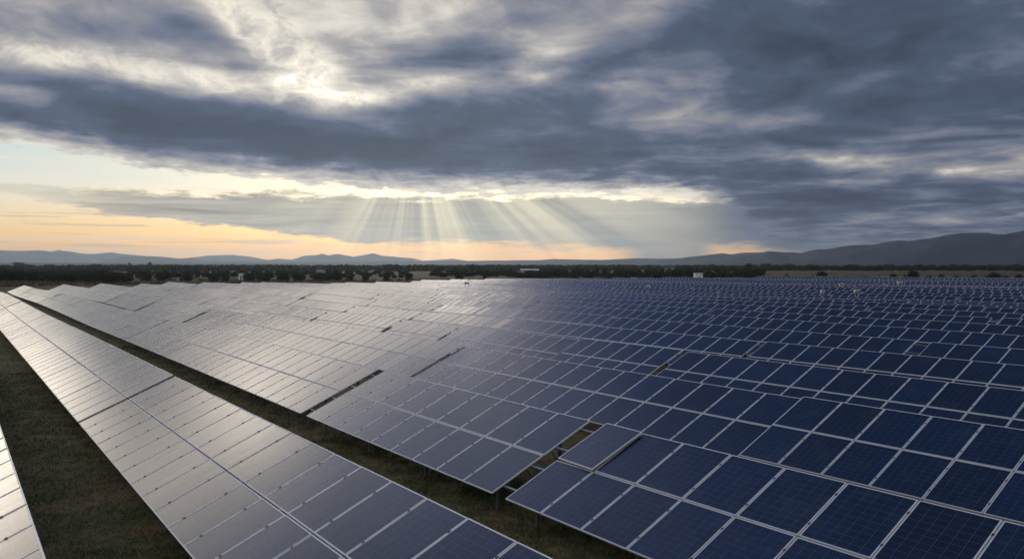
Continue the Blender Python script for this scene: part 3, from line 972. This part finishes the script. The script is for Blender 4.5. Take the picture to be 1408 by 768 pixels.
# right: shrubs standing on the dry field just beyond the panels
RIGHT = [(1131, 384, 20, 12, 'wide dark shrub clump beyond the blue panels, left part of the dry field'), (1116, 384, 11, 7, 'smaller shrub touching the left side of the wide clump'),
         (1065, 384, 12, 6, None), (1082, 384, 9, 9, 'small round shrub at the left end of the dry field'), (1165, 384, 8, 6, None), (1188, 384, 20, 6, 'long flat shrub beyond the panels on the dry field'),
         (1207, 384, 10, 4, None), (1228.5, 384, 13, 9.5, 'round dark shrub standing alone on the dry field left of the tallest clump'), (1244, 384, 7, 8, None),
         (1256, 384, 20, 15, 'tallest dark shrub clump on the dry field at the right'), (1277, 384, 10, 6, None), (1295, 384, 12, 8, None), (1315, 384, 14, 7, None),
         (1339, 384, 10, 7, None), (1366, 384, 23, 11, 'broad dark shrub near the right edge beyond the panels'), (1383, 384, 12, 7, None), (1402, 384, 12, 9, 'shrub cut by the right frame edge'),
         (1048, 383, 14, 6, None), (1035, 382, 12, 5, None)]
for px, yb_, w, h, lab in RIGHT:
    plant_px(px, yb_ + rv.uniform(-.5, .5), w, h, lab or 'small dark shrub on the dry field beyond the right panels', None if lab else 'small shrubs on the dry field', rr=rv)
MID = [(172, 387, 26, 15), (201, 385.5, 21, 14), (226, 385, 27, 15), (257, 385.5, 22, 11), (296, 386, 20, 11), (310, 386, 17, 11), (342, 385.5, 20, 12), (364, 386, 24, 13), (389, 385.5, 25, 13), (411, 386, 20, 12), (438, 386, 22, 12),
       (451, 385, 15, 10), (463.5, 385, 18, 14), (481, 386, 13, 11), (503, 386, 12, 10), (531, 386, 12, 9.5), (562, 385, 15, 11), (631, 384.5, 16, 10.5), (667, 384, 8, 7)]
MIDLAB = {201: 'round dark shrub left of the wide one behind the left rows', 226: 'wide dark shrub standing clear behind the left rows', 257: 'low broad shrub, last of three clear shrubs behind the left rows', 463.5: 'tall dense shrub behind the centre left rows',
          503: 'small round shrub just right of the tall dense one', 531: 'second small round shrub in the line behind the centre rows', 562: 'dark round shrub touching the hedge line left of centre', 631: 'compact black green shrub alone near the bright middle of the field edge', 667: 'smallest pointed shrub just right of the compact one'}
for px, yb_, w, h in MID:
    lab = MIDLAB.get(px)
    plant_px(px, yb_, w, h, lab or 'dark rounded shrub in the broken line behind the left rows', None if lab else 'shrubs in the broken line behind the left rows', rr=rv)
# hedge-like belts: overlapping individual shrubs
def belt(x0, x1, ybase, jy, h0, h1, n, lab, group, kind='shrub', wr=1.6):
    for i in range(n):
        px = x0 + (x1 - x0) * (i + rv.uniform(.1, .9)) / n
        h = rv.uniform(h0, h1)
        plant_px(px, ybase + rv.uniform(-jy, jy), h * wr * rv.uniform(.8, 1.3), h, lab, group, kind, rr=rv)
belt(-30, 160, 386, 2.0, 11, 17, 34, 'dark shrub in the dense belt behind the far left rows', 'dense shrub belt at far left')
belt(-30, 190, 379, 1.5, 6, 10, 24, 'shrub in the second belt behind the far left rows', 'second shrub belt at far left')
belt(185, 560, 381.0, 1.2, 5, 8.5, 34, 'low shrub in the front line left of centre behind the pale rows', 'front shrub line left of centre')
belt(180, 560, 377.5, 1.0, 5, 8.5, 52, 'shrub in the dark middle belt left of centre', 'middle shrub belt left of centre')
belt(590, 700, 379.5, 1.5, 7, 11, 18, 'shrub in the thick belt at the centre of the horizon', 'shrub belt at centre')
belt(700, 1045, 381, 1.6, 8, 13, 58, 'shrub in the dense belt right of centre behind the panels', 'shrub belt right of centre')
belt(740, 1050, 375, 1.0, 6, 9, 30, 'tree in the back line of the belt right of centre', 'back trees right of centre', 'tree', 1.2)
belt(930, 1450, 371.6, .8, 5.5, 10, 120, 'shrub in the long dark belt at the far side of the dry field', 'belt beyond the dry field')
# lone trees that stand up against the hills
for px, yb_, w, h, lab in ((179, 369.5, 7.5, 9.5, 'small round lone tree rising against the pale hills at left'), (205, 369.5, 10, 10.5, 'broad umbrella shaped tree rising beside the small lone tree'),
                           (26, 371, 18, 12, 'clump like tree rising above the belt near the left frame edge'), (1029, 374, 15, 13, 'round dark tree rising above the belt right of the pale cabin'),
                           (647, 374, 11, 11, 'round tree standing above the centre belt'), (607, 374, 14, 10, 'wide tree standing above the centre belt'), (1398, 371, 14, 9, 'trees rising at the right frame edge above the belt')):
    plant_px(px, yb_, w, h, lab, None, 'tree', rr=rv)
r = plant_px(883.5, 384, 7, 10, 'pale leaning little tree with bare trunk beyond the panels', None, 'tree', rr=rv)

# scrub of the dry strip between panels and belts
def scrub():
    g = MB(); rr = random.Random(9)
    for i in range(5200):
        px = rr.uniform(-80, 720) if rr.random() < .75 else rr.uniform(700, 1450)
        yb_ = rr.uniform(383.5, 394) if px < 720 else rr.uniform(376, 384)
        q = px_ground(px, yb_); k = q.y / FPX; z = terrain(q.x, q.y)
        s = rr.uniform(.15, .45)
        for j in range(5):
            p = q + Vector((rr.gauss(0, .5), rr.gauss(0, .5), 0)); p.z = z
            a = rr.uniform(0, 3.14); e = Vector((math.cos(a), math.sin(a), 0)) * s * .6
            g.tri(p - e, p + e, p + Vector((rr.gauss(0, .1), rr.gauss(0, .1), s * rr.uniform(.8, 1.8))))
    o = link('dry_scrub', g.mesh('dry_scrub', [M_LEAFD])); tag(o, 'low dry brown scrub between the panels and the shrub belts', 'scrub', kind='stuff')
scrub()

# far woods: one mass of small crowns
def woods():
    g = MB(); rr = random.Random(21)
    for i in range(5200):
        D_ = 900 * (7.2 ** rr.random())
        px = rr.uniform(-80, 1500)
        X, Y = (px - 704) / FPX * D_, D_
        dens = mnoise.fractal(Vector((X / 500, Y / 900, 2.0)), 1.0, 2.0, 3)
        if dens < -0.02 and D_ < 4000: continue
        if 1060 < px and D_ < 1050 or px > 880 and D_ > 4300: continue
        w = rr.uniform(7, 14) * (1 + D_ / 6000); h = rr.uniform(4, 8) * (1 + D_ / 14000)
        z = 0
        for j in range(16):
            t = rr.uniform(0, 6.28); u = rr.uniform(.1, 1); s = math.sqrt(1 - u * u * .8)
            p = Vector((X + w * .45 * s * math.cos(t), Y + w * .45 * s * math.sin(t), z + h * u * .85))
            nrm = Vector((rr.gauss(0, 1), rr.gauss(0, 1) - .5, rr.gauss(0, .6))).normalized()
            e1 = nrm.orthogonal().normalized() * w * .2; e2 = nrm.cross(e1).normalized() * h * .22
            g.quad(p - e1, p - e2, p + e1, p + e2)
        g.tube((X, Y, -1), (X, Y, h * .5), w * .3, w * .34, 6)
    o = link('distant_woods', g.mesh('distant_woods', [M_LEAF])); tag(o, 'distant dark woodland and hedges strung across the plain', 'woodland', kind='stuff')
woods()

# grass on the lanes near the camera
def grass():
    g = MB(); rr = random.Random(31)
    def lane(a0, a1, d0, d1, dens, h):
        n = int((a1 - a0) * (d1 - d0) * dens)
        for i in range(n):
            a, d = rr.uniform(a0, a1), rr.uniform(d0, d1)
            p = wp(a, d)
            c = mnoise.noise(Vector((p.x * 1.3, p.y * 1.3, 0)))
            if c < -.12 and rr.random() < .6: continue
            hh = h * rr.uniform(.5, 1.4) * (1 + .8 * c); w = .010 + .004 * (a / 20)
            t = rr.uniform(0, 3.14); e = Vector((math.cos(t), math.sin(t), 0)) * w
            tip = Vector((rr.gauss(0, .6), rr.gauss(0, .6), 1)) * hh
            g.tri(p - e, p + e, p + tip)
    lane(6, 22, .6, 5.6, 520, .040)
    lane(22, 60, 1.0, 5.4, 130, .07)
    lane(60, 110, 1.0, 5.4, 35, .10)
    lane(8, 30, 7.2, 15.2, 260, .07)
    lane(30, 75, 8.0, 14.4, 80, .09)
    lane(14, 22, 13.0, 19.5, 160, .08)
    o = link('grass', g.mesh('grass', [M_GRASS])); tag(o, 'short dark grass with dry brown patches in the lanes between rows', 'grass', kind='stuff')
grass()

# ------------------------------------------------------------------ haze in the air
m = bpy.data.materials.new('haze'); m.use_nodes = True
t_ = m.node_tree; t_.nodes.clear()
pv = t_.nodes.new('ShaderNodeVolumePrincipled'); oo = t_.nodes.new('ShaderNodeOutputMaterial')
pv.inputs['Color'].default_value = (.64, .80, 1.0, 1)
pv.inputs['Density'].default_value = 5.2e-5
pv.inputs['Anisotropy'].default_value = 0.65
t_.links.new(pv.outputs[0], oo.inputs['Volume'])
hb = MB(); hb.box((-17600, -17600, -3.2), (17600, 17600, 330))
hz_o = link('haze', hb.mesh('haze', [m])); tag(hz_o, 'thin blue grey haze over the plain', 'haze', kind='stuff')
